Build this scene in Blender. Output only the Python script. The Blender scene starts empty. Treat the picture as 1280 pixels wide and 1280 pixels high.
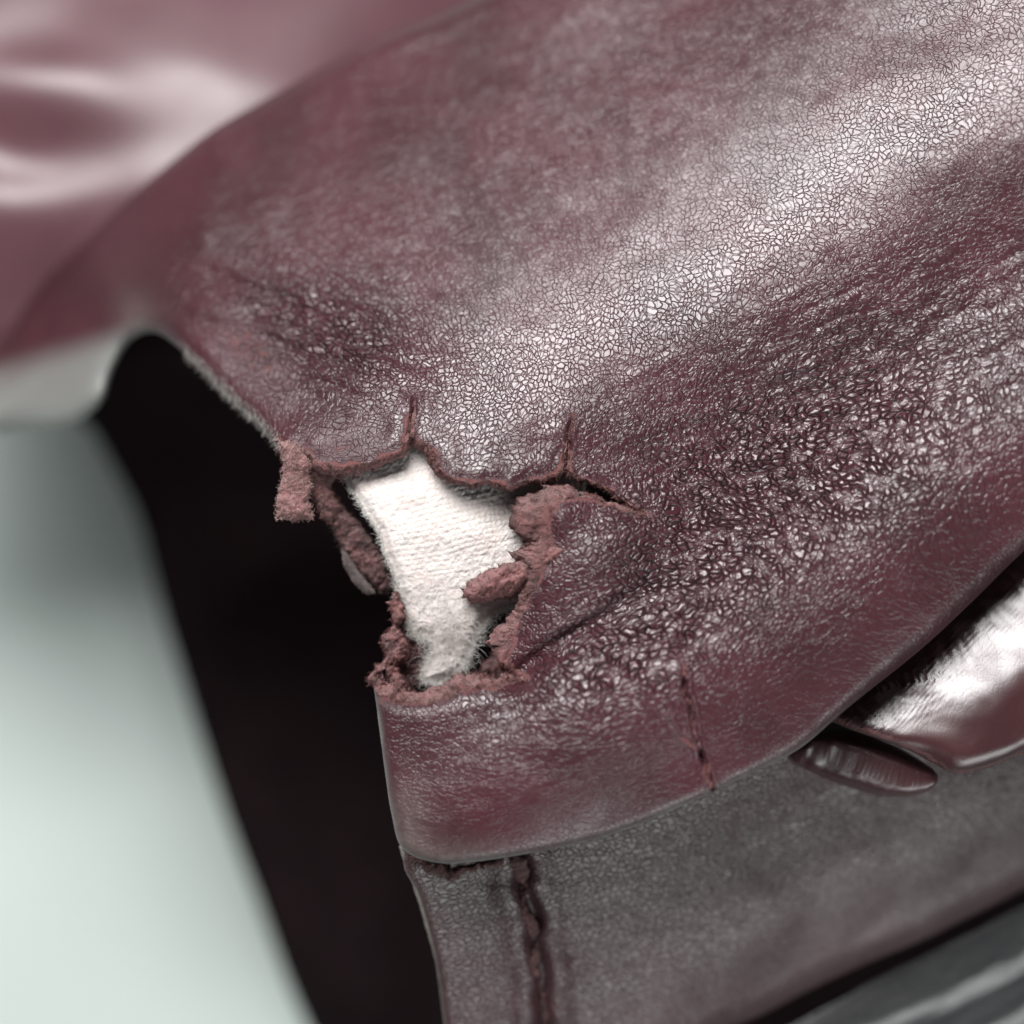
import bpy, math
import numpy as np

# ------------------------------------------------------------------ scene
# units: the numbers below are centimetres (u); S turns them into metres
S = 0.01
D = 22.0          # camera height over the torn leather (z = 0), u
ZT = 17.0         # height of that leather over the table, u
sc = bpy.context.scene
C = sc.collection

cam_d = bpy.data.cameras.new('camera')
cam = bpy.data.objects.new('camera', cam_d); C.objects.link(cam)
cam.location = (0, 0, (ZT + D) * S)
cam_d.sensor_width = 36.0
cam_d.lens = 36.0 * D / 12.8
cam_d.clip_start = 0.005; cam_d.clip_end = 20
cam_d.dof.use_dof = True
cam_d.dof.focus_distance = (D + 0.35) * S
APERTURE = 1.15   # u
cam_d.dof.aperture_fstop = (cam_d.lens * 1e-3) / (APERTURE * S)
sc.camera = cam

w = bpy.data.worlds.new('World'); sc.world = w; w.use_nodes = True
bg = w.node_tree.nodes['Background']
bg.inputs[0].default_value = (0.86, 0.93, 1.0, 1); bg.inputs[1].default_value = 0.055

def area(name, loc, target, sx, sy, power, col):
    l = bpy.data.lights.new(name, 'AREA'); l.shape = 'RECTANGLE'
    l.size = sx * S; l.size_y = sy * S; l.energy = power; l.color = col
    o = bpy.data.objects.new(name, l); C.objects.link(o)
    from mathutils import Vector
    p = Vector((loc[0]*S, loc[1]*S, (loc[2]+ZT)*S)); t = Vector((target[0]*S, target[1]*S, (target[2]+ZT)*S))
    o.location = p; o.rotation_euler = (t - p).to_track_quat('-Z', 'Y').to_euler()
    return o
area('window_light', (-9, 27, 30), (0, 0, 0), 28, 17, 3.9, (1.0, 0.99, 0.985))
area('bounce_fill', (14, -32, 18), (1, -3, -2), 34, 16, .85, (0.96, 1.0, 0.99))  # added fill lamp from below, gives the lower panel its grey sheen

sc.view_settings.view_transform = 'Standard'
sc.view_settings.look = 'None'
sc.view_settings.exposure = 0.0
sc.view_settings.gamma = 1.0
sc.view_settings.use_curve_mapping = False
sc.cycles.use_denoising = True
sc.cycles.max_bounces = 6

# ------------------------------------------------------------------ helpers
rng = np.random.default_rng(7)

def P(px, py, z=0.0):
    """a point of the place: where photo pixel (px, py) meets height z"""
    k = (D - z) / D
    return ((px - 640) / 100 * k, (640 - py) / 100 * k, z)
def PX(*pts):
    return np.array([[(a - 640) / 100, (640 - b) / 100] for a, b in pts], float)

def hash2(ix, iy, seed):
    h = (ix.astype(np.int64) * 374761393 + iy.astype(np.int64) * 668265263 + seed * 974634777) & 0x7fffffff
    h = ((h ^ (h >> 13)) * 1274126177) & 0x7fffffff
    h = h ^ (h >> 16)
    return (h & 0xffff) / 65535.0 * 2 - 1
def noise(x, y, seed=0):
    x = np.asarray(x, float); y = np.asarray(y, float)
    ix = np.floor(x); iy = np.floor(y); fx = x - ix; fy = y - iy
    fx = fx*fx*fx*(fx*(fx*6-15)+10); fy = fy*fy*fy*(fy*(fy*6-15)+10)
    a = hash2(ix, iy, seed); b = hash2(ix+1, iy, seed); c = hash2(ix, iy+1, seed); d = hash2(ix+1, iy+1, seed)
    return (a*(1-fx)+b*fx)*(1-fy) + (c*(1-fx)+d*fx)*fy
def fbm(x, y, seed=0, oct=4, gain=.5):
    s = 0; a = 1.0; t = 0
    for o in range(oct):
        s = s + a*noise(x*2**o + 17.3*o, y*2**o - 9.1*o, seed+o); t += a; a *= gain
    return s/t
def smooth(e0, e1, x):
    t = np.clip((x-e0)/(e1-e0), 0, 1); return t*t*(3-2*t)
def spline(pts, n=10, closed=False):
    """Catmull-Rom through rows of any width"""
    pts = np.asarray(pts, float); m = len(pts); out = []
    for i in range(m if closed else m-1):
        if closed: p0, p1, p2, p3 = pts[i-1], pts[i], pts[(i+1) % m], pts[(i+2) % m]
        else: p0, p1, p2, p3 = pts[max(i-1,0)], pts[i], pts[i+1], pts[min(i+2,m-1)]
        t = np.linspace(0, 1, n, endpoint=False)[:, None]
        out.append(.5*((2*p1)+(-p0+p2)*t+(2*p0-5*p1+4*p2-p3)*t**2+(-p0+3*p1-3*p2+p3)*t**3))
    if not closed: out.append(pts[-1:])
    return np.concatenate(out)
def dist_poly(Q, L, closed=False):
    """unsigned distance to a polyline, nearest point, index + fraction along it"""
    n = len(Q); best = np.full(n, 1e9); near = np.zeros((n, 2)); par = np.zeros(n)
    m = len(L)
    for i in range(m if closed else m-1):
        a = L[i, :2]; b = L[(i+1) % m, :2]; ab = b-a; l2 = ab@ab
        if l2 < 1e-12: continue
        t = np.clip(((Q-a)@ab)/l2, 0, 1); c = a + t[:, None]*ab
        d = np.hypot(*(Q-c).T); k = d < best
        best[k] = d[k]; near[k] = c[k]; par[k] = i + t[k]
    return best, near, par
def in_poly(Q, L):
    x, y = Q.T; ins = np.zeros(len(Q), bool); m = len(L)
    for i in range(m):
        x1, y1 = L[i, :2]; x2, y2 = L[(i+1) % m, :2]
        if y1 == y2: continue
        c = ((y1 > y) != (y2 > y)) & (x < (x2-x1)*(y-y1)/(y2-y1)+x1)
        ins ^= c
    return ins
def sdf(Q, L):
    d, near, par = dist_poly(Q, L, True)
    s = np.where(in_poly(Q, L), 1.0, -1.0)
    return d*s, near, par
def gauss(Q, px, py, rx, ry=None, ang=0):
    c = PX((px, py))[0]; ry = ry or rx; a = math.radians(ang)
    dx = Q[:, 0]-c[0]; dy = Q[:, 1]-c[1]
    u = dx*math.cos(a)+dy*math.sin(a); v = -dx*math.sin(a)+dy*math.cos(a)
    return np.exp(-(u/rx)**2-(v/ry)**2)
def line_g(Q, pts, wd):
    L = PX(*pts); L = spline(L, 8) if len(L) > 2 else L
    d, _, par = dist_poly(Q, L); return np.exp(-(d/wd)**2), d, par/(len(L)-1)

def mesh_obj(name, V, F, mats, parent=None, attrs=None, smooth_=True, midx=None):
    me = bpy.data.meshes.new(name)
    V = np.asarray(V, float).copy(); V[:, 2] += ZT; V *= S
    F = np.asarray(F, np.int32); k = F.shape[1]
    me.vertices.add(len(V)); me.vertices.foreach_set('co', V.astype(np.float32).ravel())
    me.loops.add(F.size); me.loops.foreach_set('vertex_index', F.ravel())
    me.polygons.add(len(F)); me.polygons.foreach_set('loop_start', np.arange(0, F.size, k, dtype=np.int32))
    me.polygons.foreach_set('use_smooth', np.full(len(F), smooth_))
    for m in (mats if isinstance(mats, (list, tuple)) else [mats]): me.materials.append(m)
    if midx is not None: me.polygons.foreach_set('material_index', np.asarray(midx, np.int32))
    for nm, val in (attrs or {}).items():
        val = np.asarray(val, np.float32)
        if val.ndim == 2:
            a = me.attributes.new(nm, 'FLOAT_VECTOR', 'POINT'); a.data.foreach_set('vector', val.ravel())
        else:
            a = me.attributes.new(nm, 'FLOAT', 'POINT'); a.data.foreach_set('value', val)
    me.update(calc_edges=True); me.validate()
    o = bpy.data.objects.new(name, me); C.objects.link(o)
    if parent is not None: o.parent = parent
    return o

def clip_grid(x0, x1, y0, y1, step, f):
    """triangles of a grid where f(Q) > 0, cut exactly along f = 0. Returns Q, tris, boundary edge list"""
    nx = int((x1-x0)/step)+1; ny = int((y1-y0)/step)+1
    gx, gy = np.meshgrid(x0+np.arange(nx)*step, y0+np.arange(ny)*step)
    # jitter breaks up the grid look along the cut
    Q = np.stack([gx.ravel(), gy.ravel()], 1)
    v = f(Q); v[np.abs(v) < step*.04] = step*.04
    I = np.arange(nx*ny).reshape(ny, nx)
    a, b, c, d = I[:-1, :-1].ravel(), I[:-1, 1:].ravel(), I[1:, 1:].ravel(), I[1:, :-1].ravel()
    T = np.concatenate([np.stack([a, b, c], 1), np.stack([a, c, d], 1)])
    pos = v[T] > 0; cnt = pos.sum(1)
    full = T[cnt == 3]; cross = T[(cnt == 1) | (cnt == 2)]
    newp = []; cache = {}; tris = []; cut = []
    base = len(Q)
    def mid(i, j):
        k = (i, j) if i < j else (j, i)
        if k not in cache:
            t = v[k[0]]/(v[k[0]]-v[k[1]]); cache[k] = base+len(newp); newp.append(Q[k[0]]*(1-t)+Q[k[1]]*t)
        return cache[k]
    for t in cross.tolist():
        p = [v[i] > 0 for i in t]
        if sum(p) == 1:
            k = p.index(True); i, j, l = t[k], t[(k+1) % 3], t[(k+2) % 3]
            m1, m2 = mid(i, j), mid(i, l); tris.append((i, m1, m2)); cut.append((m1, m2))
        else:
            k = p.index(False); i, j, l = t[k], t[(k+1) % 3], t[(k+2) % 3]
            m1, m2 = mid(i, j), mid(i, l); tris.append((m1, j, l)); tris.append((m1, l, m2)); cut.append((m2, m1))
    Q = np.concatenate([Q, np.array(newp).reshape(-1, 2)])
    T = np.concatenate([full, np.array(tris, int).reshape(-1, 3)])
    used = np.unique(T); rem = np.full(len(Q), -1); rem[used] = np.arange(len(used))
    return Q[used], rem[T], [(rem[a_], rem[b_]) for a_, b_ in cut if rem[a_] >= 0 and rem[b_] >= 0]
def chains(edges):
    nxt = {}
    for a, b in edges: nxt[a] = b
    starts = set(nxt)-set(nxt.values()); out = []; seen = set()
    for s in list(starts)+list(nxt):
        if s in seen: continue
        ch = [s]; seen.add(s)
        while ch[-1] in nxt and nxt[ch[-1]] not in seen:
            ch.append(nxt[ch[-1]]); seen.add(ch[-1])
        if len(ch) > 3: out.append(ch)
    return out
def roll(Q, rim, H, over=1.25, R0=None):
    """lay plane points over a rounded rim. rim rows: x, y, radius (closed). Returns V, d, R"""
    d, near, par = sdf(Q, rim)
    m = len(rim); i = np.floor(par).astype(int) % m; t = par-np.floor(par)
    R = rim[i, 2]*(1-t)+rim[(i+1) % m, 2]*t
    th = np.clip(d/R, -over-.6, math.pi/2)
    far = d > R*math.pi/2
    ins = np.where(far, d-R*(math.pi/2-1)*(1-smooth(0, 1, (d/R-math.pi/2)/2.6)), R*(1-np.cos(th)))
    drop = R*(1-np.sin(th))
    dd = np.where(np.abs(d) < 1e-6, 1e-6, d)
    n = (Q-near)/dd[:, None]
    XY = near+n*ins[:, None]
    z = H(XY)-drop
    return np.column_stack([XY, z]), d, R, n
def vnormals(V, T):
    n = np.cross(V[T[:, 1]]-V[T[:, 0]], V[T[:, 2]]-V[T[:, 0]]); N = np.zeros_like(V)
    for k in range(3): np.add.at(N, T[:, k], n)
    return N/np.maximum(np.linalg.norm(N, axis=1, keepdims=True), 1e-9)
def fibres(name, roots, dirs, length, radius, curl, mat, parent, seg=6, seed=1, droop=0.0, kind='stuff'):
    """curly tapered threads, each a three-sided tube"""
    r = np.random.default_rng(seed); n = len(roots)
    length = np.broadcast_to(length, (n,))*r.uniform(.4, 1.3, n)
    d = dirs/np.maximum(np.linalg.norm(dirs, axis=1, keepdims=True), 1e-9)
    d = d + r.normal(0, .25, (n, 3)); d /= np.linalg.norm(d, axis=1, keepdims=True)
    pts = [roots]; cur = roots.copy(); ax = r.normal(0, 1, (n, 3))
    for k in range(seg):
        ax = ax*.75 + r.normal(0, .6, (n, 3))
        d = d + np.cross(ax, d)*curl; d[:, 2] -= droop; d /= np.linalg.norm(d, axis=1, keepdims=True)
        cur = cur + d*(length/seg)[:, None]; pts.append(cur.copy())
    rad = np.broadcast_to(radius, (n,))*r.uniform(.6, 1.3, n)
    V = []; up = r.normal(0, 1, (n, 3))
    for k in range(seg+1):
        t = pts[min(k+1, seg)]-pts[max(k-1, 0)]; t /= np.maximum(np.linalg.norm(t, axis=1, keepdims=True), 1e-9)
        a = np.cross(t, up); a /= np.maximum(np.linalg.norm(a, axis=1, keepdims=True), 1e-9); b = np.cross(t, a)
        rr = (rad*(1-.75*k/seg))[:, None]
        for j in range(3):
            an = j*2*math.pi/3; V.append(pts[k]+rr*(a*math.cos(an)+b*math.sin(an)))
    V = np.stack(V, 1); per = 3*(seg+1)
    F = []
    for k in range(seg):
        for j in range(3):
            F.append((3*k+j, 3*k+(j+1) % 3, 3*(k+1)+(j+1) % 3, 3*(k+1)+j))
    F = np.array(F); F = (F[None]+(np.arange(n)*per)[:, None, None]).reshape(-1, 4)
    tone = np.repeat(r.uniform(0, 1, n), per)
    o = mesh_obj(name, V.reshape(-1, 3), F, mat, parent, {'tone': tone})
    o['kind'] = kind
    return o
def tube(name, pts, rad, mat, parent, sides=14, n=10, lump=0.0, freq=6.0, flat=1.0, seed=3, cap=True, attrs=None):
    """a lumpy swept strand: rows x, y, z[, radius]"""
    pts = np.asarray(pts, float)
    if pts.shape[1] == 3: pts = np.column_stack([pts, np.full(len(pts), rad)])
    L = spline(pts, n); c = L[:, :3]; r = L[:, 3]
    t = np.gradient(c, axis=0); t /= np.linalg.norm(t, axis=1, keepdims=True)
    a = np.cross(t, np.array([0, 0, 1.0])); a /= np.maximum(np.linalg.norm(a, axis=1, keepdims=True), 1e-6); b = np.cross(a, t)
    an = np.linspace(0, 2*math.pi, sides, endpoint=False); m = len(c)
    V = []
    for k in range(m):
        e = math.sqrt(max(0, 1-max(0, 1-min(k, m-1-k)/2.5)**2)) if cap else 1
        for q in an:
            V.append(c[k]+r[k]*max(e, .05)*(a[k]*math.cos(q)+b[k]*math.sin(q)*flat))
    V = np.array(V); N = V-np.repeat(c, sides, 0); N /= np.maximum(np.linalg.norm(N, axis=1, keepdims=True), 1e-6)
    if lump:
        h = fbm(V[:, 0]*freq+V[:, 2]*freq*.7, V[:, 1]*freq-V[:, 2]*freq*.6, seed, 4, .6)
        h = h + .55*fbm(V[:, 0]*freq*2.7-V[:, 2]*freq*2, V[:, 1]*freq*2.7+V[:, 2]*freq*2, seed+40, 3, .6)
        V = V+N*(h*lump)[:, None]
    F = [(k*sides+j, k*sides+(j+1) % sides, (k+1)*sides+(j+1) % sides, (k+1)*sides+j) for k in range(m-1) for j in range(sides)]
    o = mesh_obj(name, V, F, mat, parent, attrs)
    return o, V, N

# ------------------------------------------------------------------ materials
class NT:
    def __init__(s, name):
        s.m = bpy.data.materials.new(name); s.m.use_nodes = True; s.t = s.m.node_tree
        s.b = s.t.nodes['Principled BSDF']; s.out = s.t.nodes['Material Output']
    def n(s, typ, **kw):
        nd = s.t.nodes.new(typ)
        for k, v in kw.items(): setattr(nd, k, v)
        return nd
    def set(s, sock, v):
        if isinstance(v, bpy.types.NodeSocket): s.t.links.new(v, sock)
        else: sock.default_value = v
    def attr(s, name, vec=False):
        nd = s.n('ShaderNodeAttribute', attribute_name=name); return nd.outputs['Vector' if vec else 'Fac']
    def math(s, op, a, b=0.0, c=0.0, clamp=False):
        nd = s.n('ShaderNodeMath', operation=op, use_clamp=clamp)
        for i, v in enumerate((a, b, c)): s.set(nd.inputs[i], v)
        return nd.outputs[0]
    def maprange(s, v, a, b, c=0.0, d=1.0, t='SMOOTHSTEP'):
        nd = s.n('ShaderNodeMapRange', interpolation_type=t)
        for i, x in enumerate((v, a, b, c, d)): s.set(nd.inputs[i], x)
        return nd.outputs[0]
    def mix(s, f, a, b, blend='MIX'):
        nd = s.n('ShaderNodeMix', data_type='RGBA', blend_type=blend)
        s.set(nd.inputs[0], f); s.set(nd.inputs[6], a); s.set(nd.inputs[7], b); return nd.outputs[2]
    def mixf(s, f, a, b):
        nd = s.n('ShaderNodeMix', data_type='FLOAT'); s.set(nd.inputs[0], f); s.set(nd.inputs[2], a); s.set(nd.inputs[3], b); return nd.outputs[0]
    def noise(s, vec, scale, detail=3.0, rough=.55, col=False):
        nd = s.n('ShaderNodeTexNoise'); s.set(nd.inputs['Vector'], vec); s.set(nd.inputs['Scale'], scale)
        s.set(nd.inputs['Detail'], detail); s.set(nd.inputs['Roughness'], rough); return nd.outputs['Color' if col else 'Fac']
    def vor(s, vec, scale, feature='DISTANCE_TO_EDGE', rnd=1.0, out='Distance'):
        nd = s.n('ShaderNodeTexVoronoi', feature=feature); s.set(nd.inputs['Vector'], vec); s.set(nd.inputs['Scale'], scale)
        s.set(nd.inputs['Randomness'], rnd); return nd.outputs[out]
    def noise2(s, vec, scale, detail=3.0, rough=.55, col=False):
        o = s.noise(vec, scale, detail, rough, col); o.node.noise_dimensions = '2D'; return o
    def vor2(s, vec, scale):
        o = s.vor(vec, scale); o.node.voronoi_dimensions = '2D'; return o
    def vmath(s, op, a, b=(0, 0, 0)):
        nd = s.n('ShaderNodeVectorMath', operation=op); s.set(nd.inputs[0], a); s.set(nd.inputs[1], b); return nd.outputs[0]
    def scale(s, v, k):
        nd = s.n('ShaderNodeVectorMath', operation='SCALE'); s.set(nd.inputs[0], v); s.set(nd.inputs['Scale'], k); return nd.outputs[0]
    def bump(s, h, dist, strength=1.0, normal=None):
        nd = s.n('ShaderNodeBump'); s.set(nd.inputs['Height'], h); s.set(nd.inputs['Distance'], dist*S); s.set(nd.inputs['Strength'], strength)
        if normal is not None: s.set(nd.inputs['Normal'], normal)
        return nd.outputs[0]
    def bs(s, **kw):
        for k, v in kw.items(): s.set(s.b.inputs[k.replace('_', ' ')], v)
        return s.m
def rgb(r, g, b): return (r, g, b, 1.0)
def srgb(r, g, b):
    f = lambda c: ((c/255+.055)/1.055)**2.4 if c > 10 else c/255/12.92
    return (f(r), f(g), f(b), 1.0)

def leather(name, base, dark, grain=8.0, depth=.03, rough=.36, rough2=.6, worn_col=(.20, .085, .085, 1), spec=.5, sheen=0.0):
    k = NT(name)
    gc = k.attr('gc', True); q = k.attr('q', True); amp = k.attr('amp'); dome = k.attr('dome'); worn = k.attr('worn'); scuff = k.attr('scuff'); fine = k.attr('fine')
    wn = k.noise2(gc, 2.6, 3.0, .6, True)
    v = k.vmath('ADD', gc, k.scale(k.vmath('SUBTRACT', wn, (.5, .5, .5)), .22))
    d1 = k.vor2(v, grain*.92); d2 = k.vor2(v, grain*1.22)      # coarse pebbles where the hide is slack, fine ones where it is taut
    mod = k.noise2(gc, 5.0, 2.0, .5)
    c1 = k.maprange(d1, 0.0, k.mixf(dome, .08, .36))
    c2 = k.maprange(d2, 0.0, k.mixf(dome, .11, .36))
    m1 = k.maprange(mod, .30, .62, .30, 1.0); m2 = k.maprange(mod, .34, .66, 1.0, .40)
    fn = k.noise2(gc, 38.0, 2.0, .6)
    tilt = k.noise2(gc, grain*.8, 1.0, .5)
    h = k.math('ADD', k.math('MULTIPLY', c1, k.math('MULTIPLY', m1, k.mixf(dome, .10, .80))), k.math('MULTIPLY', c2, k.math('MULTIPLY', m2, k.mixf(dome, .30, .16))))
    h = k.math('ADD', h, k.math('MULTIPLY', tilt, k.mixf(dome, .05, .20)))
    h = k.math('ADD', h, k.math('MULTIPLY', fn, k.math('MULTIPLY_ADD', fine, .07, .02)))
    h = k.math('MULTIPLY', h, amp)
    fuzz = k.noise2(q, 70.0, 3.0, .7)
    h = k.math('ADD', h, k.math('MULTIPLY', k.math('MULTIPLY', fuzz, worn), .9))
    nrm = k.bump(h, depth)
    var = k.noise2(q, .7, 3.0, .55); fl = k.noise2(q, 9.0, 4.0, .65)
    col = k.mix(k.maprange(var, .3, .7, .2, .85), base, dark)
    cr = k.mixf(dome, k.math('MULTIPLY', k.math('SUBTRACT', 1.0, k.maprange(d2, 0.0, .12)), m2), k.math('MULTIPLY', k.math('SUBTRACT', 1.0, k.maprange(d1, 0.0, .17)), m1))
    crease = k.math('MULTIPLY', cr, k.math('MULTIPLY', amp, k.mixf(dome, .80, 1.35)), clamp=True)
    col = k.mix(crease, col, rgb(dark[0]*.18, dark[1]*.18, dark[2]*.18))  # crease self-shadow painted into the colour, along with gathered dye
    col = k.mix(k.math('MULTIPLY', scuff, k.maprange(fl, .3, .6, .5, 1.0)), col, srgb(88, 76, 73))
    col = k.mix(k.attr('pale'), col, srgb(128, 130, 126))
    wc = k.mix(k.noise2(q, 24.0, 4.0, .7), rgb(worn_col[0]*.40, worn_col[1]*.36, worn_col[2]*.38), rgb(worn_col[0]*1.35, worn_col[1]*1.45, worn_col[2]*1.4))
    wm = k.maprange(k.math('ADD', worn, k.math('MULTIPLY', k.math('SUBTRACT', fl, .5), .9)), .35, .65)
    col = k.mix(wm, col, wc)
    r = k.mixf(crease, rough, rough2)
    r = k.math('ADD', r, k.math('MULTIPLY', k.math('SUBTRACT', k.noise2(q, 2.2, 3.0), .5), .05))
    r = k.mixf(wm, r, .95)
    r = k.mixf(k.math('MULTIPLY', scuff, .5), r, .6)
    sp = k.mixf(wm, k.math('MULTIPLY', k.math('SUBTRACT', 1.0, k.math('MULTIPLY', crease, .85)), spec), .10)  # specular cut in the creases in place of occlusion
    return k.bs(Base_Color=col, Roughness=r, Normal=nrm, Specular_IOR_Level=sp,
                Sheen_Weight=sheen, Sheen_Roughness=.45, Sheen_Tint=(.9, .66, .78, 1))
def suede(name, col, lo=.35, hi=1.5, freq=14.0, bumpd=.05):
    k = NT(name); g = k.n('ShaderNodeNewGeometry').outputs['Position']
    p = k.scale(g, 1/S)
    a = k.noise(p, freq, 5.0, .7); b = k.noise(p, freq*4, 4.0, .7)
    lo_ = k.noise(p, freq*.28, 2.0, .5)
    f = k.maprange(k.math('ADD', k.math('ADD', k.math('MULTIPLY', a, .45), k.math('MULTIPLY', b, .25)), k.math('MULTIPLY', lo_, .30)), .36, .64)
    c = k.mix(f, rgb(*[x*lo for x in col[:3]]), rgb(*[min(.9, x*hi) for x in col[:3]]))
    h = k.math('ADD', a, k.math('MULTIPLY', b, .45))
    return k.bs(Base_Color=c, Roughness=.95, Specular_IOR_Level=.08, Normal=k.bump(h, bumpd), Sheen_Weight=.35, Sheen_Roughness=.6, Sheen_Tint=(1, .75, .72, 1))
def thread(name, lo, hi):
    k = NT(name); c = k.mix(k.attr('tone'), lo, hi)
    return k.bs(Base_Color=c, Roughness=.8, Specular_IOR_Level=.15, Subsurface_Weight=0.0)

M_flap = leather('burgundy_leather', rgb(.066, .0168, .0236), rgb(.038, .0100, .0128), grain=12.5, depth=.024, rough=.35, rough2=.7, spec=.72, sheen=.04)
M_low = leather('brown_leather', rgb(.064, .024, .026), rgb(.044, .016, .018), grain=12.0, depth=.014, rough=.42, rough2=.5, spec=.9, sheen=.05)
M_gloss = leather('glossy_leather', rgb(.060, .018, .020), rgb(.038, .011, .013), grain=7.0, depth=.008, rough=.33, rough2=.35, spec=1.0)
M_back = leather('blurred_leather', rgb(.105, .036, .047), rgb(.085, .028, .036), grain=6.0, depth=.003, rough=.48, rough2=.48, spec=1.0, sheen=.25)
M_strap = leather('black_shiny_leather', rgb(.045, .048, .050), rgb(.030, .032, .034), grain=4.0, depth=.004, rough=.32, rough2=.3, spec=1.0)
M_suede = suede('raw_leather', rgb(.13, .048, .048), lo=.12, hi=2.2, freq=11.0, bumpd=.08)
M_suede_dark = suede('raw_leather_dark', rgb(.085, .033, .033), lo=.15, hi=2.0, freq=9.0, bumpd=.08)
M_suede_pale = suede('raw_leather_pale', rgb(.29, .135, .13), lo=.30, hi=1.5, freq=12.0, bumpd=.07)
M_suede_mid = suede('raw_leather_mid', rgb(.135, .050, .050), lo=.15, hi=2.2, freq=11.0, bumpd=.08)
M_suede_pink = suede('raw_leather_pink', rgb(.23, .088, .088), lo=.35, hi=1.5, freq=11.0, bumpd=.07)
M_fib = thread('leather_fibre', rgb(.045, .016, .016), rgb(.30, .145, .135))
M_fib_pale = thread('leather_fibre_pale', rgb(.30, .16, .15), rgb(.62, .45, .42))
M_wfib = thread('cotton_fibre', rgb(.74, .69, .65), rgb(.90, .88, .85))
M_dfib = thread('dark_fibre', rgb(.02, .014, .014), rgb(.16, .10, .09))

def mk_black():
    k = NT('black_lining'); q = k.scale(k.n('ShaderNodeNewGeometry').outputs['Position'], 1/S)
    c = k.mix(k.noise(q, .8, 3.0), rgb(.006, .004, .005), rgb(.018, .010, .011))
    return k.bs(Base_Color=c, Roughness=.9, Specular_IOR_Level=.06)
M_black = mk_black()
def mk_cotton():
    k = NT('white_cotton'); q = k.attr('q', True); hollow = k.attr('hollow')
    a = k.noise(q, 2.2, 4.0, .6); b = k.noise(q, 40.0, 4.0, .7)
    c = k.mix(k.maprange(a, .35, .68), rgb(.75, .70, .67), rgb(.72, .63, .60))
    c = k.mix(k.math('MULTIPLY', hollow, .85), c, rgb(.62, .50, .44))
    return k.bs(Base_Color=c, Roughness=.95, Specular_IOR_Level=.1, Normal=k.bump(b, .018), Sheen_Weight=.3,
                Subsurface_Weight=.0)
M_cotton = mk_cotton()
def mk_table():
    k = NT('pale_table'); q = k.scale(k.n('ShaderNodeNewGeometry').outputs['Position'], 1/S)
    c = k.mix(k.noise(q, .15, 3.0), rgb(.67, .75, .71), rgb(.71, .79, .75))
    return k.bs(Base_Color=c, Roughness=.45, Normal=k.bump(k.noise(q, 12.0, 3.0), .01))
M_table = mk_table()
def mk_rim():
    k = NT('pale_raw_edge'); q = k.scale(k.n('ShaderNodeNewGeometry').outputs['Position'], 1/S)
    c = k.mix(k.noise(q, 1.2, 4.0), rgb(.20, .19, .175), rgb(.36, .35, .33))
    return k.bs(Base_Color=c, Roughness=.8, Normal=k.bump(k.noise(q, 18.0, 4.0), .03))
M_rim = mk_rim()
def mk_edge():
    k = NT('pale_edge'); q = k.scale(k.n('ShaderNodeNewGeometry').outputs['Position'], 1/S)
    c = k.mix(k.noise(q, 5.0, 4.0), rgb(.10, .085, .075), rgb(.26, .24, .21))
    return k.bs(Base_Color=c, Roughness=.5, Normal=k.bump(k.noise(q, 30.0, 4.0), .02))
M_edge = mk_edge()

M_grey = suede('grey_peel', rgb(.055, .052, .05), lo=.5, hi=1.4)

# ------------------------------------------------------------------ the table (setting)
n = 40; g = np.linspace(-60, 60, n); gx, gy = np.meshgrid(g, g)
V = np.column_stack([gx.ravel(), gy.ravel(), np.full(n*n, -ZT)]); I = np.arange(n*n).reshape(n, n)
F = np.stack([I[:-1, :-1].ravel(), I[:-1, 1:].ravel(), I[1:, 1:].ravel(), I[1:, :-1].ravel()], 1)
table = mesh_obj('table', V, F, M_table)
table['kind'] = 'structure'; table['label'] = 'pale mint white table top, out of focus'; table['category'] = 'table'

# ------------------------------------------------------------------ the bag
bag = bpy.data.objects.new('leather_bag', None); C.objects.link(bag)
bag.location = (0, 0, 0); bag.empty_display_size = .02
bag['label'] = 'worn burgundy leather bag with torn corner baring white woven lining'
bag['category'] = 'leather bag'

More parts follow.
